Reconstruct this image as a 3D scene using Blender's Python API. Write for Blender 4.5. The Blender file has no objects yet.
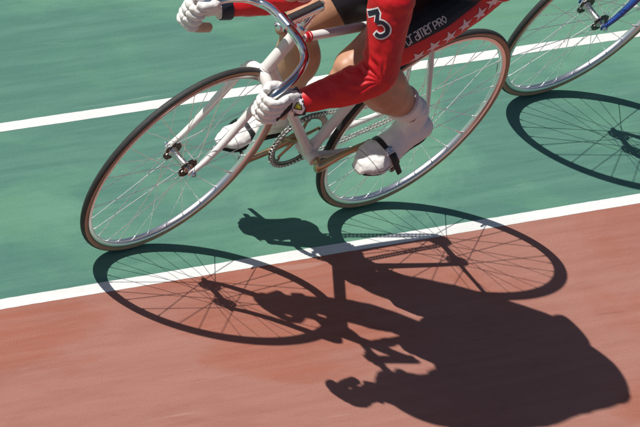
import bpy, bmesh, math, random
from mathutils import Vector, Matrix, noise
from mathutils.bvhtree import BVHTree
random.seed(7)
C = bpy.context.scene
COL = C.collection
R = math.radians

# ---------------------------------------------------------------- camera
ELEV, ROLL, DIST = R(31.463), R(-32.587), 30.5167
cam = bpy.data.objects.new('camera', bpy.data.cameras.new('camera'))
COL.objects.link(cam); C.camera = cam
fw = Vector((0, math.cos(ELEV), -math.sin(ELEV))); rt = Vector((1, 0, 0)); up0 = Vector((0, math.sin(ELEV), math.cos(ELEV)))
crt = math.cos(ROLL)*rt - math.sin(ROLL)*up0
cup = math.sin(ROLL)*rt + math.cos(ROLL)*up0
CAMLOC = Vector((0, -DIST*math.cos(ELEV), DIST*math.sin(ELEV)))
cam.matrix_world = Matrix.Translation(CAMLOC) @ Matrix((crt, cup, -fw)).transposed().to_4x4()
cam.data.sensor_width = 36
FPX = 10966.99
cam.data.lens = FPX*36/640
cam.data.clip_end = 2000; cam.data.clip_start = .5
C.render.resolution_x = 1024; C.render.resolution_y = 683

# ---------------------------------------------------------------- light
SUN_AZ, SUN_EL = R(192.014), R(49.491)
w = bpy.data.worlds.new('World'); C.world = w; w.use_nodes = True
nt = w.node_tree; bg = nt.nodes['Background']
sky = nt.nodes.new('ShaderNodeTexSky'); sky.sky_type = 'NISHITA'; sky.sun_disc = False
sky.sun_elevation = SUN_EL; sky.sun_rotation = math.pi/2 - SUN_AZ
nt.links.new(sky.outputs[0], bg.inputs[0]); bg.inputs[1].default_value = 0.05
sl = bpy.data.lights.new('sun', 'SUN'); sl.energy = 5.0; sl.angle = R(.53); sl.color = (1, .965, .91)
so = bpy.data.objects.new('sun', sl); COL.objects.link(so)
sd = Vector((math.cos(SUN_AZ)*math.cos(SUN_EL), math.sin(SUN_AZ)*math.cos(SUN_EL), math.sin(SUN_EL)))
so.rotation_euler = sd.to_track_quat('Z', 'Y').to_euler()
C.view_settings.view_transform = 'Standard'; C.view_settings.look = 'None'
C.view_settings.exposure = 0; C.view_settings.gamma = 1; C.view_settings.use_curve_mapping = False

# ---------------------------------------------------------------- materials
def mat(name, col, rough=.6, metal=0, var=.06, scale=30, bump=0, bscale=400, spec=.5, coat=0, col2=None, sheen=0, stretch=None):
    m = bpy.data.materials.new(name); m.use_nodes = True
    n = m.node_tree.nodes; l = m.node_tree.links; b = n['Principled BSDF']
    tc = n.new('ShaderNodeTexCoord'); src = tc.outputs['Object']
    if stretch:
        mp = n.new('ShaderNodeMapping'); mp.inputs['Scale'].default_value = stretch; l.new(src, mp.inputs[0]); src = mp.outputs[0]
    no = n.new('ShaderNodeTexNoise'); no.inputs['Scale'].default_value = scale; no.inputs['Detail'].default_value = 6
    l.new(src, no.inputs['Vector'])
    mx = n.new('ShaderNodeMix'); mx.data_type = 'RGBA'
    c2 = col2 or tuple(min(1, c*(1+var*2)) for c in col); c1 = col if col2 else tuple(c*(1-var*2) for c in col)
    mx.inputs[6].default_value = (*c1, 1); mx.inputs[7].default_value = (*c2, 1)
    l.new(no.outputs[0], mx.inputs[0]); l.new(mx.outputs[2], b.inputs['Base Color'])
    b.inputs['Roughness'].default_value = rough; b.inputs['Metallic'].default_value = metal
    b.inputs['Specular IOR Level'].default_value = spec
    if coat: b.inputs['Coat Weight'].default_value = coat; b.inputs['Coat Roughness'].default_value = .12
    if sheen: b.inputs['Sheen Weight'].default_value = sheen
    if bump:
        n2 = n.new('ShaderNodeTexNoise'); n2.inputs['Scale'].default_value = bscale; n2.inputs['Detail'].default_value = 3
        l.new(src, n2.inputs['Vector'])
        bp = n.new('ShaderNodeBump'); bp.inputs['Strength'].default_value = bump; bp.inputs['Distance'].default_value = .002
        l.new(n2.outputs[0], bp.inputs['Height']); l.new(bp.outputs[0], b.inputs['Normal'])
    return m

M = {}
M['white'] = mat('white_paint', (.80, .78, .75), .32, coat=.4, var=.03)
M['blue'] = mat('blue_paint', (.015, .06, .28), .3, coat=.5, var=.03)
M['chrome'] = mat('chrome', (.8, .8, .82), .12, 1, var=.02)
M['rimmetal'] = mat('rim_metal', (.82, .83, .84), .30, 1, var=.04, scale=60)
M['spoke'] = mat('spoke_steel', (.92, .92, .92), .30, 1, var=.02)
M['alloy'] = mat('crank_alloy', (.58, .45, .28), .32, 1, var=.08, scale=50)
M['darkmetal'] = mat('dark_metal', (.09, .085, .08), .4, 1, var=.2, scale=80)
M['hub'] = mat('hub_metal', (.62, .60, .58), .25, 1, var=.1, scale=80)
M['chain'] = mat('chain_bright', (.85, .84, .8), .5, .6, var=.1, scale=200)
M['tread'] = mat('tyre_tread', (.028, .030, .030), .65, var=.2, scale=60, bump=.3, bscale=900)
M['gum'] = mat('tyre_sidewall', (.42, .255, .155), .7, var=.12, scale=40, bump=.1)
M['black'] = mat('black_leather', (.018, .018, .02), .45, var=.2, scale=60, bump=.2)
M['skin'] = mat('skin', (.50, .265, .165), .45, var=.17, scale=17, bump=.12, bscale=260)
bs = M['skin'].node_tree.nodes['Principled BSDF']; bs.inputs['Subsurface Weight'].default_value = .12; bs.inputs['Subsurface Radius'].default_value = (.012, .005, .003); bs.inputs['Subsurface Scale'].default_value = .5
M['red'] = mat('red_lycra', (.60, .008, .014), .48, var=.05, scale=12, bump=.12, bscale=1500)
M['redtape'] = mat('red_decal', (.5, .01, .02), .4)
M['navy'] = mat('black_lycra', (.010, .010, .016), .5, var=.15, scale=20, bump=.12, bscale=1500)
M['glove'] = mat('white_glove', (.78, .76, .73), .7, var=.05, scale=40, bump=.35, bscale=500)
M['mesh_black'] = mat('black_mesh_fabric', (.015, .015, .018), .75, var=.3, scale=200, bump=.5, bscale=700)
M['shoe'] = mat('white_shoe_cover', (.87, .86, .83), .5, var=.04, scale=30, bump=.2, bscale=300)
M['tan'] = mat('tan_leather', (.55, .36, .27), .6)
M['grey'] = mat('silver_grey_print', (.72, .70, .70), .5, var=.08, scale=200)
M['star'] = mat('star_print', (.78, .66, .68), .5, var=.08, scale=200)
M['ink'] = mat('black_print', (.01, .012, .03), .5)
M['whiteprint'] = mat('white_print', (.88, .87, .88), .5, var=.03)
M['yellow'] = mat('yellow_print', (.6, .62, .04), .5)
M['hair'] = mat('hair', (.03, .02, .012), .5, bump=.6, bscale=200)
M['helmet'] = mat('helmet_red', (.55, .01, .016), .35, coat=.3)
M['seam'] = mat('grey_stitching', (.33, .32, .32), .7)
M['ring'] = mat('chainring_steel', (.30, .28, .26), .32, 1, var=.15, scale=80)
M['flange'] = mat('dark_flange', (.07, .06, .055), .3, 1, var=.2, scale=80)
M['eye'] = mat('eye', (.7, .68, .66), .2); M['iris'] = mat('iris', (.05, .03, .02), .2); M['lip'] = mat('lip', (.4, .16, .13), .5)
# decals use a slightly warped white for stars etc.

# ---------------------------------------------------------------- geometry helpers
def catmull(P, n):
    P = [Vector(p) for p in P]
    Q = [P[0]*2-P[1]] + P + [P[-1]*2-P[-2]]
    out = []
    for i in range(len(P)-1):
        a, b, c, d = Q[i:i+4]
        for k in range(n):
            t = k/n
            out.append(.5*((2*b)+(c-a)*t+(2*a-5*b+4*c-d)*t*t+(3*b-a-3*c+d)*t**3))
    out.append(P[-1].copy())
    return out
class MB:
    def __init__(s): s.v = []; s.f = []; s.m = []; s.mi = 0
    def add(s, v, f, mi=None):
        o = len(s.v); s.v += [Vector(x) for x in v]; s.f += [tuple(i+o for i in q) for q in f]; s.m += [s.mi if mi is None else mi]*len(f)
    def loft(s, P, rad, n=16, sub=4, closed=False, ref=(0, 1, 0), mi=None, cap=True, smooth=True):
        """tube along P; rad per point is r or (a, b): a along ref, b across"""
        rr = [(r, r) if isinstance(r, (int, float)) else r for r in rad]
        if smooth and len(P) > 2 and sub > 1:
            RR = catmull([(a, b, 0) for a, b in rr], sub); P = catmull(P, sub); rr = [(max(x.x, 1e-4), max(x.y, 1e-4)) for x in RR]
        else: P = [Vector(p) for p in P]
        N = len(P); vs = []; ref = Vector(ref)
        for i, p in enumerate(P):
            t = (P[(i+1) % N]-P[i-1]) if closed else (P[min(i+1, N-1)]-P[max(i-1, 0)])
            t.normalize()
            u = ref-t*ref.dot(t)
            if u.length < 1e-3: u = Vector((0, 0, 1))-t*t.z if abs(t.z) < .9 else Vector((1, 0, 0))-t*t.x
            u.normalize(); w_ = t.cross(u)
            a, b = rr[i]
            for k in range(n):
                th = 2*math.pi*k/n
                vs.append(p+u*a*math.cos(th)+w_*b*math.sin(th))
        fs = []
        for i in range(N if closed else N-1):
            j = (i+1) % N
            for k in range(n):
                k2 = (k+1) % n; fs.append((i*n+k, i*n+k2, j*n+k2, j*n+k))
        if cap and not closed:
            fs.append(tuple(range(n))[::-1]); fs.append(tuple((N-1)*n+k for k in range(n)))
        s.add(vs, fs, mi)
    def tube(s, a, b, r1, r2=None, n=14, mi=None):
        s.loft([a, b], [r1, r2 if r2 is not None else r1], n=n, mi=mi, smooth=False, ref=(.3, 1, .2))
    def ball(s, c, r, mi=None, n=12, rot=None):
        r = (r, r, r) if isinstance(r, (int, float)) else r
        bm = bmesh.new(); bmesh.ops.create_uvsphere(bm, u_segments=n*2, v_segments=n, radius=1)
        vs = []
        for v in bm.verts:
            p = Vector((v.co.x*r[0], v.co.y*r[1], v.co.z*r[2]))
            if rot: p = rot @ p
            vs.append(p+Vector(c))
        s.add(vs, [tuple(v.index for v in f.verts) for f in bm.faces], mi); bm.free()
    def box(s, c, d, rot=None, mi=None, bev=0):
        bm = bmesh.new(); bmesh.ops.create_cube(bm, size=1)
        for v in bm.verts: v.co = Vector((v.co.x*d[0], v.co.y*d[1], v.co.z*d[2]))
        if bev: bmesh.ops.bevel(bm, geom=bm.edges[:], offset=bev, segments=2, affect='EDGES', profile=.5)
        bm.verts.index_update()
        vs = [(rot @ v.co if rot else v.co.copy())+Vector(c) for v in bm.verts]
        s.add(vs, [tuple(v.index for v in f.verts) for f in bm.faces], mi); bm.free()
    def revolve(s, prof, c, n=96, mi=None, closedprof=True, mlist=None):
        """prof: list of (radius, y) revolved round the y axis through c (x-z plane wheel)"""
        vs = []; m_ = len(prof)
        for i in range(n):
            a = 2*math.pi*i/n
            for r, y in prof: vs.append(Vector((c[0]+r*math.cos(a), c[1]+y, c[2]+r*math.sin(a))))
        for j in range(m_ if closedprof else m_-1):
            j2 = (j+1) % m_
            fs = [(i*m_+j, i*m_+j2, ((i+1) % n)*m_+j2, ((i+1) % n)*m_+j) for i in range(n)]
            s.add([], [], None)
            o = 0
            s._pending = getattr(s, '_pending', [])
            s._pending.append((fs, mlist[j] if mlist else mi))
        o = len(s.v); s.v += vs
        for fs, mm in s._pending:
            s.f += [tuple(i+o for i in q) for q in fs]; s.m += [s.mi if mm is None else mm]*len(fs)
        s._pending = []
    def disc(s, c, r, y0, y1, n=48, mi=None):
        s.loft([(c[0], y0, c[2]), (c[0], y1, c[2])], [r, r], n=n, ref=(1, 0, 0), smooth=False, mi=mi)
    def build(s, name, mats, parent=None, smooth=True, remesh=None, smo=0, post=None, flat=False):
        me = bpy.data.meshes.new(name)
        me.from_pydata(s.v, [], s.f)
        if not isinstance(mats, (list, tuple)): mats = [mats]
        for m in mats: me.materials.append(m)
        if any(s.m): me.polygons.foreach_set('material_index', s.m)
        bm = bmesh.new(); bm.from_mesh(me); bmesh.ops.recalc_face_normals(bm, faces=bm.faces); bm.to_mesh(me); bm.free()
        o = bpy.data.objects.new(name, me); COL.objects.link(o)
        if remesh:
            md = o.modifiers.new('r', 'REMESH'); md.mode = 'VOXEL'; md.voxel_size = remesh
            if smo:
                ms = o.modifiers.new('s', 'SMOOTH'); ms.iterations = smo; ms.factor = .5
            dg = bpy.context.evaluated_depsgraph_get(); dg.update()
            me2 = bpy.data.meshes.new_from_object(o.evaluated_get(dg)); o.modifiers.clear(); o.data = me2
            bpy.data.meshes.remove(me); me2.name = name; me = me2
            me.materials.clear()
            for m in mats: me.materials.append(m)
        if post: post(me)
        if smooth:
            me.polygons.foreach_set('use_smooth', [True]*len(me.polygons))
            if not remesh: me.set_sharp_from_angle(angle=R(42))
        if parent: o.parent = parent
        me.update()
        return o
def empty(name, mw, label, cat, group=None):
    o = bpy.data.objects.new(name, None); COL.objects.link(o); o.matrix_world = mw
    o.empty_display_size = .1; o['label'] = label; o['category'] = cat
    if group: o['group'] = group
    return o

# ---------------------------------------------------------------- ground, in track coordinates (u along the painted lines, v across)
LO = Vector((-.592, -1.280, 0)); LD = Vector((1.3405, 2.296, 0)).normalized(); LN = Vector((-LD.y, LD.x, 0))   # LN points up the track
def G(u, v, z=0): 
    p = LO+LD*u+LN*v; return Vector((p.x, p.y, z))
def ground_mat(name, cols, seed, dirt=(.1, .1, .09), dark=(.04, .07, .06), light=(.3, .42, .36)):
    m = bpy.data.materials.new(name); m.use_nodes = True; n = m.node_tree.nodes; l = m.node_tree.links; b = n['Principled BSDF']
    tc = n.new('ShaderNodeTexCoord')
    rot = n.new('ShaderNodeMapping'); rot.inputs['Rotation'].default_value = (0, 0, -math.atan2(LD.y, LD.x)); rot.inputs['Location'].default_value = (seed, seed*.7, 0)
    l.new(tc.outputs['Object'], rot.inputs[0])
    def nz(sc, det, st=(1, 1, 1), dist=0, rough=.5):
        mp = n.new('ShaderNodeMapping'); mp.inputs['Scale'].default_value = st; l.new(rot.outputs[0], mp.inputs[0])
        t = n.new('ShaderNodeTexNoise'); t.inputs['Scale'].default_value = sc; t.inputs['Detail'].default_value = det; t.inputs['Distortion'].default_value = dist; t.inputs['Roughness'].default_value = rough
        l.new(mp.outputs[0], t.inputs['Vector']); return t.outputs[0]
    def ramp(x, stops):
        r = n.new('ShaderNodeValToRGB'); l.new(x, r.inputs[0]); e = r.color_ramp.elements
        while len(e) < len(stops): e.new(.5)
        for k, (p, c) in enumerate(stops): e[k].position = p; e[k].color = (*c, 1) if len(c) == 3 else c
        return r.outputs[0]
    def mix(a, c, f, mode='MIX'):
        x = n.new('ShaderNodeMix'); x.data_type = 'RGBA'; x.blend_type = mode
        for s_, v_ in ((6, a), (7, c)):
            if isinstance(v_, tuple): x.inputs[s_].default_value = (*v_, 1)
            else: l.new(v_, x.inputs[s_])
        if isinstance(f, (int, float)): x.inputs[0].default_value = f
        else: l.new(f, x.inputs[0])
        return x.outputs[2]
    blob = mix((0, 0, 0), (1, 1, 1), ramp(nz(.95, 7, (.7, 1.15, 1), .9, .58), [(.465, (0, 0, 0)), (.535, (1, 1, 1))]))
    base = mix(cols[0], cols[1], blob)
    blob2 = ramp(nz(2.3, 6, (.6, 1.5, 1), 1.2, .6), [(.50, (0, 0, 0)), (.60, (1, 1, 1))])
    c = mix(base, cols[2], mix((0, 0, 0), (.42, .42, .42), blob2))
    streak = ramp(nz(9, 9, (.16, 3.2, 1), .35, .68), [(.42, (0, 0, 0)), (.70, (1, 1, 1))])
    c = mix(c, cols[3], mix((0, 0, 0), (.45, .45, .45), streak))
    streak2 = ramp(nz(13, 8, (.2, 2.6, 1), .3, .66), [(.46, (0, 0, 0)), (.72, (1, 1, 1))])
    c = mix(c, cols[4], mix((0, 0, 0), (.40, .40, .40), streak2))
    dash = ramp(nz(16, 3, (.28, 3.0, 1), .4, .5), [(.70, (0, 0, 0)), (.76, (1, 1, 1))])
    c = mix(c, dark, mix((0, 0, 0), (.38, .38, .38), dash))
    pale = ramp(nz(11, 4, (.22, 3.4, 1), .6, .5), [(.685, (0, 0, 0)), (.75, (1, 1, 1))])
    c = mix(c, light, mix((0, 0, 0), (.35, .35, .35), pale))
    fine = ramp(nz(260, 4), [(.3, (.84, .84, .84)), (.7, (1.10, 1.10, 1.10))])
    c = mix(c, fine, 1.0, 'MULTIPLY')
    spk = ramp(nz(900, 2), [(.66, (0, 0, 0)), (.74, (1, 1, 1))])
    c = mix(c, dirt, mix((0, 0, 0), (.22, .22, .22), spk))
    l.new(c, b.inputs['Base Color']); b.inputs['Roughness'].default_value = .72; b.inputs['Specular IOR Level'].default_value = .3
    bp = n.new('ShaderNodeBump'); bp.inputs['Strength'].default_value = .25; bp.inputs['Distance'].default_value = .0015
    l.new(nz(700, 3), bp.inputs['Height']); l.new(bp.outputs[0], b.inputs['Normal'])
    return m
green = ground_mat('green_track_paint', [(.128, .290, .200), (.086, .210, .166), (.115, .285, .175), (.170, .342, .256), (.080, .205, .152)], 3.1)
redm = ground_mat('red_apron_paint', [(.370, .130, .086), (.385, .175, .134), (.335, .132, .096), (.440, .225, .178), (.290, .116, .087)], 8.3, (.2, .1, .08), (.16, .07, .055), (.5, .32, .27))
concrete = ground_mat('concrete_ground', [(.22, .21, .2), (.26, .25, .24), (.3, .29, .27), (.32, .31, .3), (.2, .19, .18)], 5)
linem = ground_mat('white_line_paint', [(.82, .82, .79), (.77, .77, .74), (.84, .84, .82), (.85, .85, .83), (.66, .66, .62)], 1.2, (.5, .48, .44), (.34, .34, .31), (.8, .8, .8))
def sheet(name, u0, u1, v0, v1, z, m):
    b = MB(); nu = 40
    for i in range(nu):
        a, c = u0+(u1-u0)*i/nu, u0+(u1-u0)*(i+1)/nu
        b.add([G(a, v0, z), G(c, v0, z), G(c, v1, z), G(a, v1, z)], [(0, 1, 2, 3)])
    o = b.build(name, m, smooth=False); o['kind'] = 'structure'; return o
sheet('ground', -700, 700, -700, 700, -.02, concrete)
sheet('track', -60, 60, .0, 7.5, 0, green)
sheet('apron', -60, 60, -4.5, .0, 0, redm)
def line(name, v0, wd, u0=-12, u1=14):
    b = MB(); n_ = 2600; vs = []
    for i in range(n_+1):
        u = u0+(u1-u0)*i/n_
        j1 = noise.noise(Vector((u*30, v0, 0)))*.0008+noise.noise(Vector((u*4, v0, 3)))*.0012
        j2 = noise.noise(Vector((u*30, v0, 9)))*.0008+noise.noise(Vector((u*4, v0, 5)))*.0012
        vs += [G(u, v0-wd/2+j1, .0004), G(u, v0+wd/2+j2, .0004)]
    b.add(vs, [(2*i, 2*i+2, 2*i+3, 2*i+1) for i in range(n_)])
    o = b.build(name, linem, smooth=False); o['kind'] = 'structure'; return o
LINE1_W, LINE2_V, LINE2_W = .0350, .617, .031
line('painted_line', 0.0, LINE1_W); line('painted_line', LINE2_V, LINE2_W)

# ---------------------------------------------------------------- bicycle
WB = .97207; ZR = .3375
def make_wheel(bike, cx, front, yaw=0, gum=True):
    Rm = Matrix.Translation((cx, 0, ZR)) @ Matrix.Rotation(yaw, 4, 'Z')
    b = MB()   # rim: box section with rounded inner edge
    prof = [(.3175, -.0095), (.3165, -.0085), (.3150, -.004), (.3150, .004), (.3165, .0085), (.3175, .0095), (.3150, .0102), (.3085, .0100), (.3055, .0085), (.3035, .0050), (.3028, 0), (.3035, -.0050), (.3055, -.0085), (.3085, -.0100), (.3150, -.0102)]
    b.revolve(prof, (0, 0, 0), 160)
    wheel = b.build('wheel', M['rimmetal'], bike); wheel.matrix_local = Rm
    b = MB(); n = 28; prof = []; ml = []
    for k in range(n):
        a = 2*math.pi*k/n
        prof.append((.3268+.0108*math.cos(a), .0108*math.sin(a)))
        am = abs(((2*math.pi*(k+.5)/n)+math.pi) % (2*math.pi)-math.pi)
        ml.append(0 if am < R(67) else 1)
    b.revolve(prof, (0, 0, 0), 192, mlist=ml)
    b.build('tyre', [M['tread'], M['gum']], wheel)
    # hub: shell, two high flanges with round drillings, axle, nuts
    h = MB(); hw = .034 if front else .040
    prof = [(.0, -hw-.004), (.014, -hw-.004), (.016, -hw), (.012, -hw+.008), (.0105, 0), (.012, hw-.008), (.016, hw), (.014, hw+.004), (0, hw+.004)]
    h.revolve(prof, (0, 0, 0), 32, mi=0)
    for s in (-1, 1):
        h.revolve([(.012, s*hw-.0015), (.0165, s*hw-.0015), (.0165, s*hw+.0015), (.012, s*hw+.0015)], (0, 0, 0), 40, mi=1)
        h.revolve([(.0240, s*hw-.0015), (.0310, s*hw-.0015), (.0315, s*hw), (.0310, s*hw+.0015), (.0240, s*hw+.0015)], (0, 0, 0), 48, mi=1)
        for k in range(9):
            a = 2*math.pi*k/9
            h.box((.021*math.cos(a), s*hw, .021*math.sin(a)), (.011, .0028, .0090), Matrix.Rotation(-a, 3, 'Y'), mi=1)
    h.tube((0, -.066, 0), (0, .066, 0), .0045, n=12, mi=2)
    for s in (-1, 1):
        h.loft([(0, s*.0555, 0), (0, s*.0625, 0)], [.0088, .0082], n=6, smooth=False, ref=(1, 0, 0), mi=2)
        h.loft([(0, s*.044, 0), (0, s*.0485, 0)], [.0085, .0085], n=20, smooth=False, ref=(1, 0, 0), mi=2)
    h.build('hub', [M['hub'], M['flange'], M['chrome']], wheel)
    nsp = 32
    Hl = (bike.matrix_basis.to_3x3() @ Rm.to_3x3()).transposed() @ (sd-fw)
    phi = math.atan2(-Hl.x, Hl.z)      # how far round the wheel is turned
    dl = math.asin(.0292*math.sin(R(62))/.29)
    ph0 = phi-dl-2*math.pi*3/nsp-.008
    b = MB(); b.tube((0, 0, 0), (1, 0, 0), .0011, n=8); 
    base = None
    for k in range(nsp):
        s = 1 if k % 2 else -1
        a0 = 2*math.pi*k/nsp+ph0
        d = 1 if (k//2) % 2 else -1
        ah = a0+d*R(62)
        P = Vector((.0292*math.cos(ah), s*(hw+.0012*d), .0292*math.sin(ah))); Q = Vector((.3045*math.cos(a0), s*.001, .3045*math.sin(a0)))
        bb = MB(); bb.loft([P, P.lerp(Q, .955), P.lerp(Q, .957), Q], [.00100, .00100, .0018, .0018], n=12, smooth=False, mi=0)
        bb.build('spoke', M['spoke'], wheel)
    v = MB(); av = R(200); c_, s_ = math.cos(av), math.sin(av)
    v.tube((.304*c_, 0, .304*s_), (.268*c_, 0, .268*s_), .0028, .0024); v.build('valve', M['chrome'], wheel)
    if not front:
        g = MB(); gear(g, (0, -.0435, 0), .031, 15, .018, .0028); g.disc((0, 0, 0), .020, -.040, -.050, 32); g.build('sprocket', M['darkmetal'], wheel)
    return wheel
def gear(b, c, rp, nt_, rin, th, ph=0):
    """toothed ring in the x-z plane"""
    outer = []; n = nt_*6
    for i in range(n):
        a = 2*math.pi*i/n+ph; k = (i % 6)
        r = rp+(.0042 if k in (2, 3) else (.001 if k in (1, 4) else -.0035))
        outer.append((r, a))
    vs = []
    for y in (-th/2, th/2):
        for r, a in outer: vs.append((c[0]+r*math.cos(a), c[1]+y, c[2]+r*math.sin(a)))
        for r, a in outer: vs.append((c[0]+rin*math.cos(a), c[1]+y, c[2]+rin*math.sin(a)))
    fs = []
    for i in range(n):
        j = (i+1) % n
        fs += [(i, j, n+j, n+i), (2*n+i, 2*n+j, 3*n+j, 3*n+i), (i, j, 2*n+j, 2*n+i), (n+i, n+j, 3*n+j, 3*n+i)]
    b.add(vs, fs)
BB = Vector((.400, 0, .275))
CRA = math.atan2(.42, -.9075)      # left crank direction
PED = {1: BB+Vector((math.cos(CRA)*.165, 0, math.sin(CRA)*.165)), -1: BB-Vector((math.cos(CRA)*.165, 0, math.sin(CRA)*.165))}
PEDALS = []
def make_bike(name, mw, label, paint, pedpitch, yaws, group, feet=True):
    bike = empty(name, mw, label, 'bicycle', group)
    f = MB()
    HTb, HTt = Vector((.8445, 0, .655)), Vector((.8095, 0, .778)); STt = Vector((.252, 0, .792))
    f.tube(HTb, HTt, .0178, n=24)
    for p in (HTb, HTt): f.tube(p-(HTt-HTb).normalized()*.006, p+(HTt-HTb).normalized()*.006, .0195, n=24)
    def tube(a, b, r, lug=.03):
        a, b = Vector(a), Vector(b); f.tube(a, b, r, n=20); d = (b-a).normalized()
    def lug(a, d, r, L=.045):
        a = Vector(a); d = Vector(d).normalized(); f.loft([a, a+d*L*.7, a+d*L], [r+.0022, r+.0022, r+.0003], n=20, smooth=False, ref=(.1, 1, .1))
    TTf = Vector((.812, 0, .762)); TTr = Vector((.257, 0, .772)); DTf = Vector((.839, 0, .674))
    tube(TTf, TTr, .0133); lug(TTf, TTr-TTf, .0133); lug(TTr, TTf-TTr, .0133)
    tube(DTf, BB, .0150); lug(DTf, BB-DTf, .015); lug(BB, DTf-BB, .015)
    tube(BB, STt, .0148); lug(BB, STt-BB, .0148); f.tube(STt-(STt-BB).normalized()*.05, STt+Vector((-.002, 0, .008)), .0168, n=20)
    f.tube((BB.x, -.034, BB.z), (BB.x, .034, BB.z), .0205, n=24)
    for s in (-1, 1):
        f.loft([(BB.x-.012, s*.02, BB.z+.004), (.30, s*.034, .290), (.12, s*.048, .317), (.012, s*.0525, .336)], [.0105, .0102, .008, .0062], n=14)
        f.loft([(TTr.x-.002, s*.014, .778), (.20, s*.030, .690), (.10, s*.045, .51), (.006, s*.0525, .350)], [.0075, .0078, .0072, .0058], n=14)
        f.box((.0, s*.0525, .3385), (.050, .0055, .020), Matrix.Rotation(R(10), 3, 'Y'), bev=.002)      # track end
    fr = f.build('frame', paint, bike)
    if paint is M['white']:
        b = MB(); d = (TTr-TTf).normalized(); p = TTf+d*.050
        b.loft([p, p+d*.012], [.0160, .0160], n=28, smooth=False, mi=0); b.loft([p+d*.018, p+d*.022], [.0158, .0158], n=28, smooth=False, mi=0); b.build('red_band', M['redtape'], fr)
    # fork
    k = MB()
    cr = Vector((.8555, 0, .632))
    k.loft([(cr.x+.004, -.050, cr.z-.022), (cr.x, -.040, cr.z+.002), (cr.x-.002, -.022, cr.z+.010), (cr.x-.002, 0, cr.z+.012), (cr.x-.002, .022, cr.z+.010), (cr.x, .040, cr.z+.002), (cr.x+.004, .050, cr.z-.022)], [.0125, .0150, .0165, .0175, .0165, .0150, .0125], n=18, ref=(1, 0, 0))
    k.tube((cr.x, 0, cr.z), HTb, .0165, n=20)
    for s in (-1, 1):
        k.loft([(cr.x+.003, s*.049, cr.z-.012), (.876, s*.051, .560), (.907, s*.0525, .455), (.938, s*.053, .385), (WB-.002, s*.053, ZR+.004)], [.0128, .0125, .0108, .009, .0072], n=16)
        k.ball((WB, s*.053, ZR), (.0125, .0042, .0125))
    k.build('fork', paint, bike)
    hs = MB(); ax = (HTt-HTb).normalized()
    lo = MB(); lo.tube(HTb-ax*.018, HTb-ax*.002, .0235, .0215, n=28); lo.build('headset_cup', M['chrome'], bike); hs.tube(HTt+ax*.005, HTt+ax*.012, .0205, .021, n=28)
    hs.loft([HTt+ax*.012, HTt+ax*.030], [.0205, .0205], n=8, smooth=False); hs.tube(HTt+ax*.030, HTt+ax*.036, .0185, .0165, n=24); hs.tube(HTt+ax*.030, HTt+ax*.060, .0135, .0125, n=24)
    hs.build('headset_cup', M['chrome'], bike)
    # stem
    st = MB(); q1 = Vector((.780, 0, .878)); cl = Vector((.892, 0, .838))
    st.tube(HTt, q1+(HTt-q1)*.05, .0112, n=24)
    st.loft([q1+(q1-cl).normalized()*.010, q1, q1.lerp(cl, .5), cl], [(.012, .014), (.0135, .0175), (.0120, .0150), (.0125, .0150)], n=24, sub=4, ref=(0, 1, 0))
    st.tube(cl-Vector((0, .021, 0)), cl+Vector((0, .021, 0)), .0185, n=28)
    st.tube(cl+Vector((.016, -.006, -.010)), cl+Vector((.024, -.006, -.016)), .0065, n=12); st.box(cl+Vector((.016, 0, -.012)), (.014, .026, .014), bev=.003)
    st.tube(q1+ax*.008, q1+ax*.020, .0062, n=6)
    up_ = (q1-cl).cross(Vector((0, 1, 0))).normalized(); up_ = up_ if up_.z > 0 else -up_
    st.loft([q1+(q1-cl).normalized()*.006+up_*.0155, q1.lerp(cl, .5)+up_*.0135, cl.lerp(q1, .10)+up_*.0135], [(.0105, .0032)]*3, n=12, smooth=False, ref=(0, 1, 0), mi=1)
    st.build('stem', [M['chrome'], M['black']], bike)
    # handlebar
    half = [(0, .890, .838), (.04, .886, .834), (.075, .881, .824), (.102, .886, .814), (.130, .912, .808), (.155, .957, .790), (.168, 1.005, .768), (.172, 1.034, .743), (.172, 1.035, .706), (.172, 1.012, .680), (.172, .970, .669), (.172, .930, .664)]
    pts = [(x, -y, z) for y, x, z in half[:0:-1]]+[(x, y, z) for y, x, z in half]
    hb = MB(); hb.loft(pts, [.0122]*len(pts), n=20, sub=6, ref=(0, .4, 1)); bar = hb.build('handlebar', M['chrome'], bike)
    for s in (-1, 1):
        e = MB(); e.loft([(.990, s*.172, .6735), (.970, s*.172, .669), (.929, s*.172, .664), (.922, s*.172, .6635)], [.0138, .0140, .0142, .010], n=18, smooth=False, ref=(0, 0, 1)); e.build('grip', M['tan'], bar)
    # cranks, chainring
    u = Vector((math.cos(CRA), 0, math.sin(CRA)))
    for s in (1, -1):
        y = s*.058; d = u*s; c = MB()
        A = Vector((BB.x, y, BB.z)); E_ = A+d*.165+Vector((0, s*.004, 0))
        c.loft([A-d*.020, A-d*.012, A+d*.01, A+d*.05, A+d*.11, E_-d*.012, E_, E_+d*.009], [(.008, .011), (.012, .0190), (.012, .0190), (.0082, .0145), (.0072, .0128), (.0072, .0132), (.0075, .0140), (.006, .008)], n=20, sub=3)
        c.tube((BB.x, s*.034, BB.z), (BB.x, s*.064, BB.z), .0095, n=16)
        if s == -1:
            for j in range(5):
                a = CRA+math.pi+2*math.pi*j/5+R(36); dd = Vector((math.cos(a), 0, math.sin(a))); B0 = Vector((BB.x, -.050, BB.z))
                c.loft([B0+dd*.008, B0+dd*.045, B0+dd*.075], [(.004, .011), (.0032, .0075), (.003, .0075)], n=12, smooth=False)
        cr_ = c.build('crank', M['alloy'], bike)
        b = MB(); b.tube((BB.x, s*.0655, BB.z), (BB.x, s*.0685, BB.z), .0085, n=18); b.build('crank_bolt', M['darkmetal'], cr_)
    g = MB(); gear(g, (BB.x, -.0455, BB.z), .0970, 48, .0815, .0030)
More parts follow.
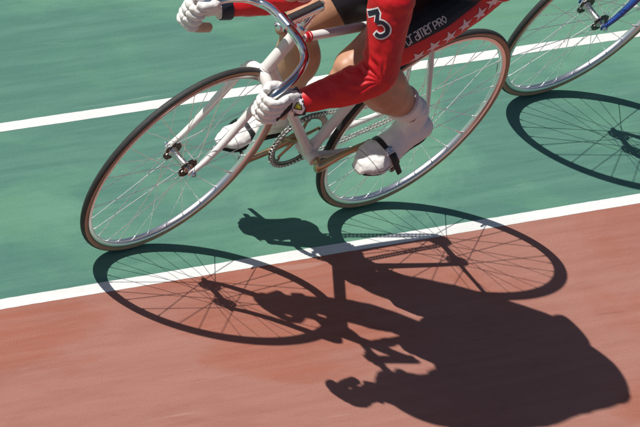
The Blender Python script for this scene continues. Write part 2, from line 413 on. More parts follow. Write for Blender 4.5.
    for j in range(5):
        a = CRA+math.pi+2*math.pi*j/5+R(36)
        g.ball((BB.x+.078*math.cos(a), -.0455, BB.z+.078*math.sin(a)), (.0075, .0024, .0075), n=8)
    g.build('chainring', M['ring'], bike)
    # chain
    r1, r2 = .0970, .0310; c1 = Vector((BB.x, -.0455, BB.z)); c2 = Vector((0, -.0455, ZR)); D = c2-c1; L = D.length; th = math.atan2(D.z, D.x); ph = math.acos((r1-r2)/L)
    path = []
    def P_(c, r, a): return c+Vector((math.cos(a)*r, 0, math.sin(a)*r))
    a_top = th-ph; a_bot = th+ph     # tangent angles (th is near pi)
    N1 = 60
    a0, a1 = a_bot, a_top+2*math.pi
    for i in range(N1+1): path.append(P_(c1, r1, a0+(a1-a0)*i/N1))
    N2 = 30; b0, b1 = a_top, a_bot
    seg2 = [P_(c2, r2, b0+(b1-b0)*i/20) for i in range(21)]
    path += seg2
    path.append(path[0])
    cum = [0]
    for i in range(1, len(path)): cum.append(cum[-1]+(path[i]-path[i-1]).length)
    nl = 2*round(cum[-1]/.0127/2); step = cum[-1]/nl
    def at(sv):
        sv %= cum[-1]
        for i in range(1, len(cum)):
            if cum[i] >= sv:
                t = (sv-cum[i-1])/max(1e-9, cum[i]-cum[i-1]); return path[i-1].lerp(path[i], t)
    ch = MB()
    for i in range(nl):
        p, q = at(i*step), at((i+1)*step); m_ = (p+q)/2; d = (q-p); a = math.atan2(d.z, d.x); rot = Matrix.Rotation(-a, 3, 'Y')
        w_ = .0042
        for s in (-1, 1): ch.box(m_+Vector((0, s*w_, 0)), (.0082, .0014, .0088), rot, mi=0, bev=.0)
        ch.tube(p+Vector((0, -.0052, 0)), p+Vector((0, .0052, 0)), .0024, n=8, mi=1)
    ch.build('chain', [M['chain'], M['darkmetal']], bike)
    # pedals
    for s in (1, -1):
        pc = PED[s]+Vector((0, s*.115, 0)); pitch = pedpitch[0 if s == 1 else 1]   # pitch: rotation of the platform about y
        rot = Matrix.Rotation(pitch, 3, 'Y'); X = rot @ Vector((1, 0, 0)); Z = rot @ Vector((0, 0, 1)); Y = Vector((0, 1, 0))
        p = MB()
        p.tube(PED[s]+Vector((0, s*.060, 0)), PED[s]+Vector((0, s*.165, 0)), .0065, .0055, n=14)
        p.tube(PED[s]+Vector((0, s*.158, 0)), PED[s]+Vector((0, s*.172, 0)), .0105, .009, n=16)
        for e in (-1, 1): p.box(pc+X*e*.030, (.0025, .085, .018), rot, bev=.0008)
        p.box(pc+Y*s*(-.038), (.060, .003, .012), rot); p.box(pc+Y*s*.043, (.050, .003, .012), rot)
        ped = p.build('pedal', M['chrome'], bike)
        PEDALS.append((bike, s, ped))
    # seatpost, saddle
    b = MB(); b.tube(STt, (.238, 0, .850), .0128, n=20); b.box((.236, 0, .853), (.038, .034, .016), bev=.003)
    for s in (-1, 1): b.loft([(.33, s*.010, .878), (.27, s*.020, .862), (.20, s*.022, .862), (.115, s*.038, .882)], [.0035]*4, n=8)
    b.build('seatpost', M['chrome'], bike)
    b = MB(); b.loft([(.365, 0, .882), (.355, 0, .885), (.30, 0, .888), (.24, 0, .889), (.18, 0, .892), (.13, 0, .898), (.098, 0, .899), (.090, 0, .898)], [(.008, .006), (.017, .014), (.021, .017), (.030, .018), (.052, .019), (.068, .020), (.060, .017), (.030, .008)], n=24, sub=4)
    b.build('saddle', M['black'], bike)
    make_wheel(bike, WB, True, yaws[0]); make_wheel(bike, 0, False, yaws[1])
    return bike

h1 = R(-119.288)
MW1 = Matrix(((-.48910, .87217, -.0090, 0), (-.87222, -.48908, .005, 0), (-.0000, .0100, 1, 0), (0, 0, 0, 1)))
fwd = Vector((-.4755+.0, -.8487, 0.0)); 
RC = Vector((.0768, .1415, .33748)); FC = Vector((-.3988, -.7063, .33748))
fwd = (FC-RC).normalized(); upv = (Vector((0, 0, 1))+fwd.cross(Vector((0, 0, 1)))*-(-math.sin(R(-.0)))).normalized()
side = Vector((0, 0, 1)).cross(fwd).normalized(); upv = fwd.cross(side).normalized()
def frame_mw(f, lean, center, cx):
    s = Vector((0, 0, 1)).cross(f).normalized(); u = f.cross(s).normalized()
    u2 = (u*math.cos(lean)+s*math.sin(lean)).normalized(); s2 = u2.cross(f).normalized()
    rot = Matrix((f, s2, u2)).transposed()
    o = center-rot @ Vector((cx, 0, ZR))
    return Matrix.Translation(o) @ rot.to_4x4()
MW = frame_mw(fwd, R(.3), (RC+FC)/2, WB/2)
pp = (R(33), R(5))
bike1 = make_bike('racing_bicycle', MW, 'white track bicycle with chrome drop bars and golden cranks, ridden by the person in red', M['white'], pp, (R(1.6), R(.8)), 'racing bicycles on the track')
f2 = Vector((math.cos(R(242.0)), math.sin(R(242.0)), 0))
MW2 = frame_mw(f2, R(4.17), Vector((.3502, 1.1752, .3366)), WB)
bike2 = make_bike('racing_bicycle', MW2, 'blue forked bicycle following behind, only its front wheel in view at the top right', M['blue'], (0, 0), (0, 0), 'racing bicycles on the track', feet=False)

# ---------------------------------------------------------------- rider
rider = empty('person', MW, 'crouched cyclist in red and black skinsuit, white gloves and white shoes, riding the white bicycle', 'person')
V = Vector
J = {'hip': {1: V((.222, .080, .995)), -1: V((.235, -.062, .990))},
     'knee': {1: V((.600, .088, .712)), -1: V((.556, -.144, .652))},
     'ank': {1: V((.240, .125, .520)), -1: V((.432, -.124, .296))},
     'sho': {1: V((.773, .172, 1.070)), -1: V((.750, -.172, 1.065))},
     'elb': {1: V((.762, .262, .868)), -1: V((.715, -.118, .832))},
     'wri': {1: V((.932, .184, .720)), -1: V((.920, -.174, .738))}}
def leg(b, s, g, t0=0, t1=1, calf=True, thigh=True, n=28):
    H, K, A = J['hip'][s], J['knee'][s], J['ank'][s]
    if thigh:
        d = K-H; dd = d.normalized(); upn = (V((0, 0, 1))-dd*dd.z).normalized()
        T = [(-.10, .050), (-.03, .072), (.08, .082), (.25, .090), (.45, .092), (.65, .083), (.80, .069), (.92, .058), (1.0, .054)]
        pts, rad = [], []
        for t, r in T:
            if t < t0-1e-6 or t > t1+1e-6: continue
            pts.append(H+d*t+upn*(.012*math.sin(math.pi*max(0, min(1, t))))); rad.append(r+g)
        b.loft(pts, rad, n=n, sub=6)
    if calf:
        b.ball(K, .054+g); b.ball(K+(K-A).normalized()*.014+(K-H).normalized()*.018, .037+g)
        d = A-K; dd = d.normalized(); back = (H-K)-dd*(H-K).dot(dd); back.normalize()
        T = [(0, .053, 0), (.12, .055, .0), (.25, .063, .004), (.40, .068, .004), (.54, .064, .0), (.68, .053, 0), (.84, .038, 0), (1.0, .032, 0)]
        kk = .90 if s == -1 else 1
        b.loft([K+d*t+back*o for t, r, o in T], [(r*(kk if .1 < t < .95 else 1))+g for t, r, o in T], n=n, sub=5)
        if g <= 0:
            lat = dd.cross(back).normalized()
            for q, off in ((1, .018), (-1, .012)):      # two heads of the calf
                b.loft([K+d*.12+back*.022+lat*q*.018, K+d*.30+back*(.040 if s == 1 else .030)+lat*q*.026, K+d*.46+back*(.036 if s == 1 else .028)+lat*q*.026, K+d*.62+back*.018+lat*q*.014], [.018, .034, .031, .014], n=16, sub=4)
            b.loft([K-back*.045+d*.02, K-back*.049+d*.12, K-back*.040+d*.45], [.016, .014, .012], n=12, sub=4)        # shin bone
            u_ = (K-H).normalized(); b.ball(K+(u_-dd*.35).normalized()*.036-back*.022, (.026, .026, .026), n=10)      # kneecap
            for q in (1, -1): b.loft([K-u_*.20+lat*q*.040, K-u_*.10-back*.018+lat*q*.036, K-u_*.035-back*.026+lat*q*.030], [.030, .032, .018], n=14, sub=4)   # muscle above the knee
def arm(b, s, g, sleeve=False, n=28):
    S, E, W_ = J['sho'][s], J['elb'][s], J['wri'][s]
    b.ball(S, .062+g)
    T = [(0, .060), (.2, .057), (.45, .052), (.7, .049), (.9, .0465), (1, .045)]
    b.loft([S.lerp(E, t) for t, r in T], [r+g for t, r in T], n=n, sub=5)
    b.ball(E, .045+g)
    T = [(0, .044), (.15, .048), (.35, .047), (.6, .040), (.8, .033), (.93, .029), (1, .027)]
    if sleeve: T = T[:-1]
    pts = [E.lerp(W_, t)-V((0, 0, .006))*math.sin(math.pi*t) for t, r in T]; rad = [r+g for t, r in T]
    b.loft(pts, rad, n=n, sub=5)
TOR = [((.190, .045, .965), (.08, .060)), ((.235, .050, 1.008), (.118, .092)), ((.305, .048, 1.038), (.126, .100)), ((.39, .040, 1.058), (.124, .098)), ((.49, .025, 1.072), (.136, .103)), ((.60, 0, 1.090), (.162, .108)), ((.70, 0, 1.085), (.165, .095)), ((.77, 0, 1.080), (.125, .075)), ((.81, 0, 1.085), (.080, .060))]
def torso(b, g, i0=0, i1=99):
    T = TOR[i0:i1]; b.loft([p for p, r in T], [(r[0]+g, r[1]+g) for p, r in T], n=40, sub=6)
HC = V((0, 0, 0))
HM = Matrix.Translation((.975, 0, 1.062)) @ Matrix.Rotation(R(38), 4, 'Y')   # head tucked down
def headed(b, n0):
    for i in range(n0, len(b.v)): b.v[i] = HM @ b.v[i]
def head(b):
    b.loft([(.77, 0, 1.080), (.84, 0, 1.078), (.89, 0, 1.068), (.935, 0, 1.055)], [.064, .060, .057, .057], n=24, sub=4)
    n0 = len(b.v)
    rot = Matrix.Rotation(R(22), 3, 'Y')
    b.ball(HC+V((-.012, 0, .020)), (.098, .076, .092), rot=rot, n=20)
    b.loft([HC+V((.035, 0, .03)), HC+V((.052, 0, -.02)), HC+V((.050, 0, -.068)), HC+V((.040, 0, -.094))], [(.066, .050), (.062, .046), (.046, .034), (.024, .018)], n=24, sub=5)
    b.loft([HC+V((.094, 0, .018)), HC+V((.106, 0, -.005)), HC+V((.113, 0, -.020)), HC+V((.098, 0, -.028))], [.006, .009, .0135, .009], n=12, sub=4)   # nose
    b.loft([HC+V((.086, -.042, .030)), HC+V((.098, -.02, .033)), HC+V((.098, .02, .033)), HC+V((.086, .042, .030))], [.008]*4, n=10, sub=4)          # brow
    b.loft([HC+V((.088, -.022, -.050)), HC+V((.096, 0, -.049)), HC+V((.088, .022, -.050))], [.006, .0085, .006], n=10, sub=4)
    for s in (-1, 1):
        b.ball(HC+V((-.005, s*.080, -.005)), (.020, .009, .032), n=10)
    headed(b, n0)
def hand(b, s, g=0.0):
    """closed hand gripping the hook of the bar. f forward, o outward, g up along the bar"""
    Gc = V((1.029, s*.172, .718 if s == 1 else .732)); gz = V((.10, 0, 1)).normalized(); f = V((1, 0, -.10)).normalized(); o = V((0, s, 0))
    def L(a, q, c): return Gc+f*a+o*q+gz*c
    r = .0101+g
    Wp = J['wri'][s]
    b.loft([Wp+(Wp-L(-.07, .012, 0)).normalized()*.03, Wp, L(-.085, .012, 0), L(-.055, .017, 0), L(-.028, .022, -.001), L(-.012, .024, -.002)], [(.026+g, .026+g), (.026+g, .028+g), (.022+g, .034+g), (.018+g, .041+g), (.015+g, .043+g), (.012+g, .041+g)], n=24, sub=4, ref=tuple(o))
    lens = [1.0, 1.1, 1.05, .88]
    for i in range(4):
        c = .032-.0207*i; k = lens[i]; sp = (i-1.5)*.0006
        b.loft([L(-.030, .024, c), L(-.010, .030, c), L(.012*k, .029, c-.001), L(.026*k, .016, c-.002), L(.028*k, -.004, c-.003), L(.014, -.022, c-.003), L(-.006, -.024, c-.002)], [(r*.9, r*1.12), (r*1.0, r*1.14), (r*.92, r*1.06), (r*1.05, r*1.08), r*.95, r*.95, r*.80], n=14, sub=5)
        b.ball(L(-.011, .0305, c), .0108+g*.5, n=8)
    b.loft([L(-.066, -.002, .020), L(-.042, -.016, .036), L(-.016, -.024, .044), L(.010, -.020, .046), L(.024, -.008, .045)], [.015+g, .0145+g, .0118+g, .0112+g, .0088+g], n=14, sub=5)
    b.ball(L(-.05, -.006, .012), (.022+g, .016+g, .028+g), n=10)

# skin: one continuous body
b = MB(); torso(b, -.004)
for s in (1, -1): b.ball((.252, .046+s*.080, 1.024), .059)
for s in (1, -1): leg(b, s, 0); arm(b, s, -.003); hand(b, s, -.0025)
head(b)
body = b.build('body', M['skin'], rider, remesh=.0048, smo=5)
for s in (-1, 1):
    e = MB(); e.ball(HC+V((.084, s*.031, .010)), .012, mi=0); e.ball(HC+V((.0925, s*.031, .009)), (.0045, .0055, .0055), mi=1); headed(e, 0); e.build('eye', [M['eye'], M['iris']], body)
b = MB(); b.loft([HC+V((.091, -.022, -.052)), HC+V((.101, 0, -.052)), HC+V((.091, .022, -.052))], [(.003, .004), (.003, .0065), (.003, .004)], n=10, sub=4); headed(b, 0); b.build('mouth', M['lip'], body)
b = MB(); b.ball(HC+V((-.026, 0, .014)), (.100, .081, .096), rot=Matrix.Rotation(R(22), 3, 'Y'), n=20); headed(b, 0); b.build('hair', M['hair'], rider)
b = MB()       # smooth red shell with a brow edge and chin strap
rot = Matrix.Rotation(R(-6), 3, 'Y')
N_ = 40; vs = []; fs = []
for i in range(15):
    th = math.pi*.56*i/14
    for k in range(N_):
        a = 2*math.pi*k/N_; q = V((.122*math.sin(th)*math.cos(a)-.012, .094*math.sin(th)*math.sin(a), .108*math.cos(th)+.038))
        vs.append(rot @ q)
for i in range(14):
    for k in range(N_): fs.append((i*N_+k, i*N_+(k+1) % N_, (i+1)*N_+(k+1) % N_, (i+1)*N_+k))
b.add(vs, fs)
b.loft(vs[-N_:], [(.006, .006)]*N_, n=8, sub=1, closed=True, ref=(0, 0, 1))
for s in (-1, 1): b.loft([HC+V((.02, s*.092, .04)), HC+V((.03, s*.080, -.03)), HC+V((.038, s*.03, -.108)), HC+V((.036, 0, -.112))], [(.006, .0018)]*4, n=8, sub=4)
headed(b, 0); b.build('helmet', M['helmet'], rider)

# jersey
def jersey_mat():
    m = M['red'].copy(); m.name = 'red_and_black_lycra'; n = m.node_tree.nodes; l = m.node_tree.links; bs = n['Principled BSDF']
    tc = n.new('ShaderNodeTexCoord'); sp = n.new('ShaderNodeSeparateXYZ'); l.new(tc.outputs['Object'], sp.inputs[0])
    # black side and back panels on the trunk: behind the shoulders, inside |y| < .19
    a = n.new('ShaderNodeMath'); a.operation = 'LESS_THAN'; l.new(sp.outputs['X'], a.inputs[0]); a.inputs[1].default_value = .66
    mx = n.new('ShaderNodeMix'); mx.data_type = 'RGBA'; src = bs.inputs['Base Color'].links[0].from_socket
    ab = n.new('ShaderNodeMath'); ab.operation = 'ABSOLUTE'; l.new(sp.outputs['Y'], ab.inputs[0])
    c = n.new('ShaderNodeMath'); c.operation = 'GREATER_THAN'; l.new(ab.outputs[0], c.inputs[0]); c.inputs[1].default_value = .085
    e = n.new('ShaderNodeMath'); e.operation = 'LESS_THAN'; l.new(ab.outputs[0], e.inputs[0]); e.inputs[1].default_value = .185
    f1 = n.new('ShaderNodeMath'); f1.operation = 'MULTIPLY'; l.new(a.outputs[0], f1.inputs[0]); l.new(c.outputs[0], f1.inputs[1])
    f2 = n.new('ShaderNodeMath'); f2.operation = 'MULTIPLY'; l.new(f1.outputs[0], f2.inputs[0]); l.new(e.outputs[0], f2.inputs[1])
    g_ = n.new('ShaderNodeMath'); g_.operation = 'GREATER_THAN'; l.new(sp.outputs['Z'], g_.inputs[0]); g_.inputs[1].default_value = .93
    f3 = n.new('ShaderNodeMath'); f3.operation = 'MULTIPLY'; l.new(f2.outputs[0], f3.inputs[0]); l.new(g_.outputs[0], f3.inputs[1])
    l.new(f3.outputs[0], mx.inputs[0]); l.new(src, mx.inputs[6]); mx.inputs[7].default_value = (.010, .010, .016, 1)
    l.new(mx.outputs[2], bs.inputs['Base Color']); return m
def cached(me):
    co = [v.co.copy() for v in me.vertices]; no = [v.normal.copy() for v in me.vertices]
    return co, no
class PV:
    __slots__ = ('co', 'normal')
    def __init__(s, c, n): s.co = c; s.normal = n
def each(fn):
    def post(me):
        co, no = cached(me); L_ = [PV(c, n) for c, n in zip(co, no)]
        fn(L_)
        me.vertices.foreach_set('co', [x for v in L_ for x in v.co])
    return post
@each
def wrinkles(L_):
    for v in L_:
        p = v.co.copy(); n_ = v.normal
        for s in (1, -1):
            E, S, W_ = J['elb'][s], J['sho'][s], J['wri'][s]
            d = p-E; r = d.length
            if r < .16:
                inner = ((S-E).normalized()+(W_-E).normalized()).normalized()
                k = max(0, d.normalized().dot(inner)) if r > 1e-4 else 0
                bis = ((W_-E).normalized()-(S-E).normalized()).normalized()
                ang = math.atan2(d.dot(bis), d.dot(inner))
                wv = math.sin(ang*17+noise.noise(p*30)*2.2)
                v.co = p+n_*(.0036*wv*(k**.8)*max(0, 1-abs(r-.065)/.075))
        v.co += n_*(noise.noise(p*26)*.0032+noise.noise(V((p.x*90, p.y*25, p.z*60)))*.0010)
b = MB(); torso(b, .006, 2)
b.loft([(.74, 0, 1.082), (.80, 0, 1.082), (.865, 0, 1.075)], [(.13, .085), (.085, .068), (.065, .064)], n=28, sub=4)
for s in (1, -1): arm(b, s, .0035, True)
jersey = b.build('jersey', jersey_mat(), rider, remesh=.0036, smo=3, post=wrinkles)
# wristbands
# shorts with black side panel and red band
def hits_line(): pass
BAND = [(.533, .828), (.338, .981)]      # x,z of the border between panel and band on the thigh
def shorts_mat(p, q):
    m = M['navy'].copy(); m.name = 'black_and_red_lycra'; n = m.node_tree.nodes; l = m.node_tree.links; bs = n['Principled BSDF']
    tc = n.new('ShaderNodeTexCoord'); dt = n.new('ShaderNodeVectorMath'); dt.operation = 'DOT_PRODUCT'
    d = V((q[0]-p[0], 0, q[1]-p[1])).normalized(); nn = V((d.z, 0, -d.x)); 
    if nn.z > 0: nn = -nn
    l.new(tc.outputs['Object'], dt.inputs[0]); dt.inputs[1].default_value = nn
    a = n.new('ShaderNodeMath'); a.operation = 'GREATER_THAN'; l.new(dt.outputs['Value'], a.inputs[0]); a.inputs[1].default_value = nn.dot(V((p[0], 0, p[1])))
    mx = n.new('ShaderNodeMix'); mx.data_type = 'RGBA'; src = bs.inputs['Base Color'].links[0].from_socket
    sp = n.new('ShaderNodeSeparateXYZ'); l.new(tc.outputs['Object'], sp.inputs[0])      # the band runs down the outside of each thigh
    def cmp_(op, val):
        k = n.new('ShaderNodeMath'); k.operation = op; l.new(sp.outputs['Y'], k.inputs[0]); k.inputs[1].default_value = val; return k
    y1, y2 = cmp_('GREATER_THAN', .055), cmp_('LESS_THAN', -.165)
    o_ = n.new('ShaderNodeMath'); o_.operation = 'MAXIMUM'; l.new(y1.outputs[0], o_.inputs[0]); l.new(y2.outputs[0], o_.inputs[1])
    f_ = n.new('ShaderNodeMath'); f_.operation = 'MULTIPLY'; l.new(a.outputs[0], f_.inputs[0]); l.new(o_.outputs[0], f_.inputs[1])
    l.new(f_.outputs[0], mx.inputs[0]); l.new(src, mx.inputs[6]); mx.inputs[7].default_value = (.62, .012, .02, 1)
    l.new(mx.outputs[2], bs.inputs['Base Color']); return m
@each
def fold(L_):
    for v in L_:
        v.co += v.normal*(noise.noise(v.co*18)*.0022+noise.noise(V((v.co.x*60, v.co.y*14, v.co.z*60)))*.0008)
b = MB(); torso(b, .005, 0, 4)
for s in (1, -1): b.ball((.250, .046+s*.082, 1.026), .064)
leg(b, 1, .0035, t0=-.2, t1=.80, calf=False); leg(b, -1, .0035, t0=-.2, t1=.80, calf=False)
shorts = b.build('shorts', shorts_mat(*BAND), rider, remesh=.0040, smo=3, post=fold)

# ---- shoe covers
def shoe(s):
    if s == 1: heel, toe, upd = V((.152, .136, .440)), V((.360, .142, .326)), V((.5, -.10, .86))
    else: heel, toe, upd = V((.378, -.126, .236)), V((.617, -.130, .206)), V((.10, 0, 1))
    ax = (toe-heel); L_ = ax.length; ax.normalize(); u = (upd-ax*upd.dot(ax)).normalized()
    A = J['ank'][s]; K = J['knee'][s]
    b = MB()
    S = [(-.012, .020, .028, .03), (0, .046, .052, 0), (.10, .064, .080, 0), (.25, .064, .092, 0), (.42, .068, .084, 0), (.58, .082, .068, 0), (.74, .093, .055, 0), (.88, .074, .042, .002), (.97, .046, .030, .004), (1.0, .030, .018, .012)]
    wk = 1.12 if s == 1 else .86
    dip = (lambda t: -.020*math.exp(-((t-.58)/.24)**2)) if s == 1 else (lambda t: 0)
    b.loft([heel+ax*L_*t+u*(h/2+o-.004+dip(t)*.5) for t, w_, h, o in S], [(w_/2*wk, h/2*wk-dip(t)*.5) for t, w_, h, o in S], n=28, sub=5)
    d = K-A; 
    b.loft([heel+ax*.035+u*.035, heel+ax*.050+u*.075, A+(A-heel).normalized()*.0, A+d*.12, A+d*.235], [(.030, .036), (.032, .040), (.037, .041), (.042, .043), (.0515, .0515)], n=28, sub=6)
    b.loft([heel+ax*L_*.50+u*.050, heel+ax*L_*.33+u*.072, A+ax*.012, A+d*.10], [(.030, .022), (.031, .024), (.030, .028), (.03, .03)], n=24, sub=5)
    @each
    def cr(VL):
        for v in VL:
            p = v.co.copy(); r = (p-A).length
            t = (p-A).dot(d.normalized())
            v.co += v.normal*(.0044*math.sin(t*150+noise.noise(p*40)*3)*max(0, 1-r/.075)+noise.noise(p*45)*.0020+noise.noise(p*110)*.0008)
            q = (p-heel).dot(ax)/L_; 
            if q > .45: v.co += v.normal*(.0014*math.sin(q*26+noise.noise(p*20)*3))
    o = b.build('shoe_cover', M['shoe'], rider, remesh=.0028, smo=4, post=cr)
    sb = MB()
    S2 = [(0.02, .036), (.12, .048), (.3, .046), (.5, .054), (.72, .076), (.86, .068), (.96, .040)]
    sb.loft([heel+ax*L_*t+u*dip(t)*.95 for t, w_ in S2], [(w_/2, .0045) for t, w_ in S2], n=20, sub=4)
    sb.box(heel+ax*L_*.66+u*(dip(.66)-.008), (.045, .05, .010), Matrix((ax, u.cross(ax), u)).transposed(), bev=.002)
    sb.build('sole', M['black'], o)
    # stitched seams of the cover, and the elastic hem
    trs = BVHTree.FromPolygons([v.co for v in o.data.vertices], [tuple(p.vertices) for p in o.data.polygons])
    sv_ = u.cross(ax).normalized(); sv_ = sv_ if sv_.y*s > 0 else -sv_
    def around(c0, dirs, rr=.0011, mt='grey', close=False):
        lp = []
        for dr in dirs:
            dr = dr.normalized(); h = trs.ray_cast(c0+dr*.14, -dr, .14)
            if h[0]: lp.append(h[0]+dr*.0004)
        t = MB(); t.loft(lp, [rr]*len(lp), n=6, sub=1, closed=close); return t
    around(heel+ax*L_*.80+u*.012, [sv_*math.cos(a)+u*math.sin(a)*.9+ax*(.10+.30*math.sin(a)) for a in [math.pi*(k/30)*1.0 for k in range(-2, 33)]]).build('seam', M['seam'], o)
    around(heel+ax*L_*.90+u*.010, [sv_*math.cos(a)+ax*math.sin(a)+u*.08 for a in [math.pi*k/30 for k in range(-8, 39)]], .0016).build('seam', M['seam'], o)
    dn = d.normalized(); p1 = dn.orthogonal().normalized(); p2 = dn.cross(p1)
    around(A+d*.222, [p1*math.cos(a)+p2*math.sin(a) for a in [2*math.pi*k/40 for k in range(40)]], .0026, close=True).build('hem', M['shoe'], o)
    # toe strap: leather round the shoe, buckle outside, tail hanging; it belongs to the pedal
    tr = BVHTree.FromPolygons([v.co for v in o.data.vertices], [tuple(p.vertices) for p in o.data.polygons])
    sideV = u.cross(ax).normalized(); sideV = sideV if sideV.y*s > 0 else -sideV       # outward
    ped = [p for bk, q, p in PEDALS if q == s][0]
    for fr_, wd in ((.60, .0100),):
        c0 = heel+ax*L_*fr_+u*.030; lp = []
        for i in range(40):
            a = 2*math.pi*i/40; dr = sideV*math.cos(a)+u*math.sin(a)+ax*(.28*math.sin(a))
            dr.normalize(); h = tr.ray_cast(c0+dr*.16, -dr, .16); lp.append((h[0]+dr*.0022) if h[0] else c0+dr*.04)
        t = MB(); t.loft(lp, [(wd, .0018)]*40, n=10, sub=1, closed=True, ref=tuple(ax))
        q0 = lp[2]; t.loft([lp[7]+sideV*.004, lp[4]+sideV*.005, q0+sideV*.006, q0+sideV*.014-u*.018, q0+sideV*.026-u*.056-ax*.006], [(wd, .0022)]*4+[(wd*.8, .0022)], n=10, sub=4, ref=tuple(ax))
        st_ = t.build('toe_strap', M['black'], ped)
        nb = (lp[5]-c0).normalized(); rot = Matrix((ax, (nb.cross(ax)), nb)).transposed()
        t = MB(); pb = lp[5]+nb*.006
        t.box(pb, (.022, .018, .003), rot, bev=.001); t.tube(pb-ax*.012+nb*.003, pb+ax*.012+nb*.003, .0028, n=10)
        tv = rot @ V((0, 1, 0)); t.tube(pb-ax*.012+nb*.003+tv*.009, pb+ax*.012+nb*.003+tv*.009, .0022, n=10); t.box(pb+nb*.004, (.006, .012, .005), rot, bev=.001)
        t.build('strap_buckle', M['chrome'], st_)
    return o, heel, ax, u, L_
shoeN = shoe(1); shoeF = shoe(-1)

# ---- gloves
@each
def cloth(L_):
    for v in L_:
        p = v.co.copy(); a = noise.noise(p*70); b_ = noise.noise(V((p.x*190, p.y*60, p.z*150)))
        v.co = p+v.normal*(a*.0020+b_*.0003-.0006*max(0, noise.noise(p*120)-.2))
gl = {}
for s in (1, -1):
    b = MB(); hand(b, s, .0010)
    Wp = J['wri'][s]; E = J['elb'][s]; d = (E-Wp).normalized()
    b.loft([Wp-d*.018, Wp-d*.004, Wp+d*.012], [(.030, .033), (.0325, .0350), (.0335, .0360)], n=28, sub=4)
    gl[s] = b.build('glove', M['glove'], rider, remesh=.0017, smo=9, post=cloth)
    c = MB()
    c.loft([Wp-d*.014, Wp-d*.013, Wp+d*.014, Wp+d*.018], [(.0325, .0350), (.0345, .0370), (.0405, .0415), (.0392, .0402)], n=36, smooth=False)
    cuff = c.build('glove_cuff', M['ink'], gl[s])
    if s == 1: cuffN = cuff

# ---------------------------------------------------------------- prints that hug the cloth
def bvh(objs):
    vs, fs = [], []
    for o in objs:
        k = len(vs); vs += [v.co.copy() for v in o.data.vertices]; fs += [tuple(i+k for i in p.vertices) for p in o.data.polygons]
    return BVHTree.FromPolygons(vs, fs)
MWi = MW.inverted()
def anchor(tree, px, py):
    """point of the cloth where a print of the photograph sits (pixel of the 640 px picture)"""
    x, y = (px-320)/FPX, -(py-213.5)/FPX
    d = (fw+crt*x+cup*y).normalized()
    o = MWi @ CAMLOC; dl = (MWi.to_3x3() @ d).normalized()
    return tree.ray_cast(o, dl)
def decal(name, parent, tree, ribbons, polys, base, du, dv, m, off=.0011, cell=.002):
    """ribbons: (points, width); polys: closed outlines (2D metres); laid on the cloth round base, du right, dv up"""
    nrm = du.cross(dv).normalized()
    mb = MB()
    def drop(q):
        P = base+du*q[0]+dv*q[1]+nrm*.05
        h = tree.ray_cast(P, -nrm, .12)
        if h[0]: return h[0]+nrm*off
        h = tree.find_nearest(P-nrm*.055); return h[0]+h[1]*off
    for pts, wd in ribbons:
        P = [V((p[0], p[1], 0)) for p in pts]; Q = []
        for a, c in zip(P, P[1:]):
            k = max(1, int((c-a).length/cell))
            Q += [a.lerp(c, j/k) for j in range(k)]
        Q.append(P[-1]); rows = []
        for i, p in enumerate(Q):
            t = Q[min(i+1, len(Q)-1)]-Q[max(0, i-1)]; t.normalize(); nn = V((-t.y, t.x, 0)); nc = max(2, int(wd/cell)+1)
            rows.append([drop(p+nn*wd*(j/nc-.5)) for j in range(nc+1)])
        nc = len(rows[0]); vs = [x for r_ in rows for x in r_]
        mb.add(vs, [(i*nc+j, i*nc+j+1, (i+1)*nc+j+1, (i+1)*nc+j) for i in range(len(rows)-1) for j in range(nc-1)])
    for poly in polys:
        bm = bmesh.new(); vv = [bm.verts.new((p[0], p[1], 0)) for p in poly]; fc = bm.faces.new(vv)
        bmesh.ops.triangulate(bm, faces=[fc])
        for _ in range(3): bmesh.ops.subdivide_edges(bm, edges=bm.edges[:], cuts=1, use_grid_fill=True)
        bmesh.ops.triangulate(bm, faces=bm.faces[:]); bm.verts.index_update()
        mb.add([drop(v.co) for v in bm.verts], [tuple(v.index for v in f.verts) for f in bm.faces]); bm.free()
    return mb.build(name, m, parent)
def axes(tree, c, right):
    a = anchor(tree, *c); b_ = anchor(tree, *right)
    if a[0] is None or b_[0] is None: return None
    n_ = a[1].normalized(); du = (b_[0]-a[0]); du = (du-n_*du.dot(n_)).normalized(); dv = n_.cross(du).normalized()
    return a[0], du, dv
def star(r, r2=None, a0=math.pi/2):
    r2 = r2 or r*.42; return [(math.cos(a0+math.pi*k/5)*(r if k % 2 == 0 else r2), math.sin(a0+math.pi*k/5)*(r if k % 2 == 0 else r2)) for k in range(10)]
tj = bvh([jersey]); ts = bvh([shorts])
# numeral 3
ax3 = axes(tj, (378.5, 25), (387.5, 21.3))
if ax3:
    A3, du, dv = ax3; du = du*1.10; dv = dv*1.14
    pts3 = [(-.019, .031), (.017, .031), (.0155, .0285), (-.001, .0065), (.006, .0055), (.014, .001), (.0175, -.008), (.016, -.018), (.009, -.026), (-.001, -.028), (-.011, -.025), (-.0175, -.016)]
    pc = [V((p[0], p[1], 0)) for p in pts3]
    sm = [tuple(p[:2]) for p in [V((x, y, 0)) for x, y in pts3[:4]]]+[tuple(q[:2]) for q in catmull([V((x, y, 0)) for x, y in pts3[4:]], 4)]
    # white keyline first, black figure on top
    ext = [(-.0235, .031)]+sm[1:]
    d1 = decal('numeral_outline', jersey, tj, [([(-.0235, .031), (.0215, .031)], .0185), ([(.0150, .030), (-.0005, .0060)], .0175), (sm[3:], .0175), ([sm[-2], (sm[-1][0]-.001, sm[-1][1]+.004)], .0175)], [], A3, du, dv, M['whiteprint'], .0012)
    d2 = decal('numeral', jersey, tj, [([(-.0205, .031), (.0180, .031)], .0115), ([(.0140, .030), (-.0020, .0060)], .0105), (sm[3:], .0105)], [], A3, du, dv, M['ink'], .0024)
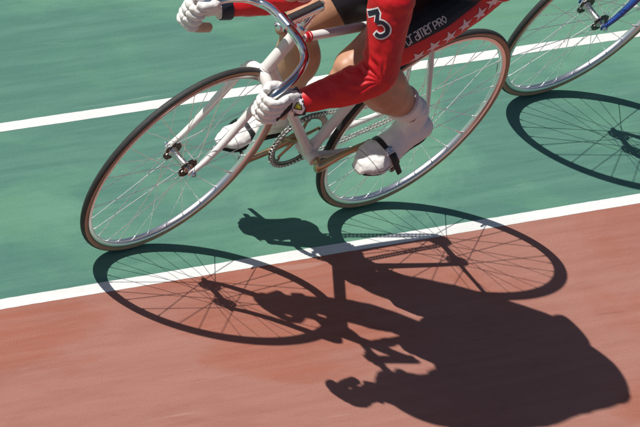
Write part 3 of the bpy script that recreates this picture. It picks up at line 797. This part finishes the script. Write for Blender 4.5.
# lettering on the thigh panel
LET = {'c': [[(1, .72), (.75, 1), (.25, 1), (0, .75), (0, .25), (.25, 0), (.75, 0), (1, .28)]],
       'r': [[(0, 0), (0, 1)], [(0, .75), (.35, 1), (.9, 1)]],
       'a': [[(.1, 1), (.8, 1), (1, .8), (1, 0), (.2, 0), (0, .2), (.1, .5), (1, .55)]],
       'm': [[(0, 0), (0, 1), (1, 1), (1, 0)], [(.5, 0), (.5, 1)]],
       'e': [[(0, .52), (1, .52), (1, .8), (.75, 1), (.25, 1), (0, .8), (0, .2), (.25, 0), (1, 0)]],
       'P': [[(0, 0), (0, 1), (.8, 1), (1, .85), (1, .6), (.8, .45), (0, .45)]],
       'R': [[(0, 0), (0, 1), (.8, 1), (1, .85), (1, .6), (.8, .5), (0, .5)], [(.5, .5), (1, 0)]],
       'O': [[(.5, 1), (0, .6), (0, .4), (.5, 0), (1, .4), (1, .6), (.5, 1)]]}
axt = axes(ts, (425, 31.5), (437, 24))
if axt:
    A_, du, dv = axt; x = -.060; rib = []
    for ch_ in 'cramerPRO':
        wl = .0105 if ch_ != 'm' else .0150; hl = .025 if ch_ not in 'PRO' else .022
        if ch_ == 'c': hl = .030
        for st_ in LET[ch_]:
            rib.append(([(x+q[0]*wl, -.011+q[1]*hl) for q in st_], .0031))
        x += wl+.0036
    decal('lettering', shorts, ts, rib, [], A_, du, dv, M['grey'], .0012, .0025)
for (cx_, cy_) in [(418.0, 56.5), (433.8, 46.5), (449.7, 37.0), (465, 25.4), (480.2, 13.8), (493, 1.5)]:
    a_ = axes(ts, (cx_, cy_), (cx_+4, cy_-3))
    if a_: decal('star', shorts, ts, [], [star(.0265)], a_[0], a_[1], a_[2], M['star'], .0012)
# glove: black mesh crescent, wrist strap, emblem patch
tg = bvh([gl[1], cuffN])
ag = axes(tg, (284.5, 112), (291, 112))
if ag:
    poly = [(-.004, -.030), (.008, -.032), (.017, -.020), (.021, -.002), (.018, .016), (.010, .028), (.004, .026), (.003, .020), (-.001, .016), (.0, .009), (-.005, .005), (-.004, -.002), (-.009, -.007), (-.007, -.013), (-.012, -.018), (-.010, -.024)]
    decal('mesh_panel', gl[1], tg, [], [[(x*1.15, y*1.15) for x, y in poly]], ag[0], ag[1], ag[2], M['mesh_black'], .0010)
ag = axes(tg, (299, 106), (304, 104.5))
if ag:
    A_, du, dv = ag
    decal('emblem_patch', gl[1], tg, [], [[(-.013, -.024), (.015, -.024), (.018, -.008), (.017, .012), (.009, .020), (-.008, .020), (-.014, .012)]], A_, du, dv, M['whiteprint'], .0022)
    decal('emblem_outline', gl[1], tg, [([(-.011, -.010), (-.009, .008), (-.003, .010), (-.001, .004), (.005, .006), (.010, -.008), (-.011, -.010)], .0026), ([(-.0125, -.012), (-.0125, -.021), (.0, -.021)], .0018)], [], A_, du, dv, M['ink'], .0042)
    decal('emblem', gl[1], tg, [], [[(-.010, -.009), (-.008, .007), (-.004, .008), (-.002, .002), (.004, .004), (.009, -.007)]], A_, du, dv, M['yellow'], .0032)
# small dark mark on the shoe cover ankle
tsh = bvh([shoeN[0]])
ag = axes(tsh, (413, 121), (418, 117))
if ag: decal('ankle_mark', shoeN[0], tsh, [], [[(-.014, -.004), (-.004, -.0055), (.006, -.001), (.016, .008), (.006, .004), (-.004, .0015)]], ag[0], ag[1], ag[2], M['ink'], .0010)
bpy.context.view_layer.update()
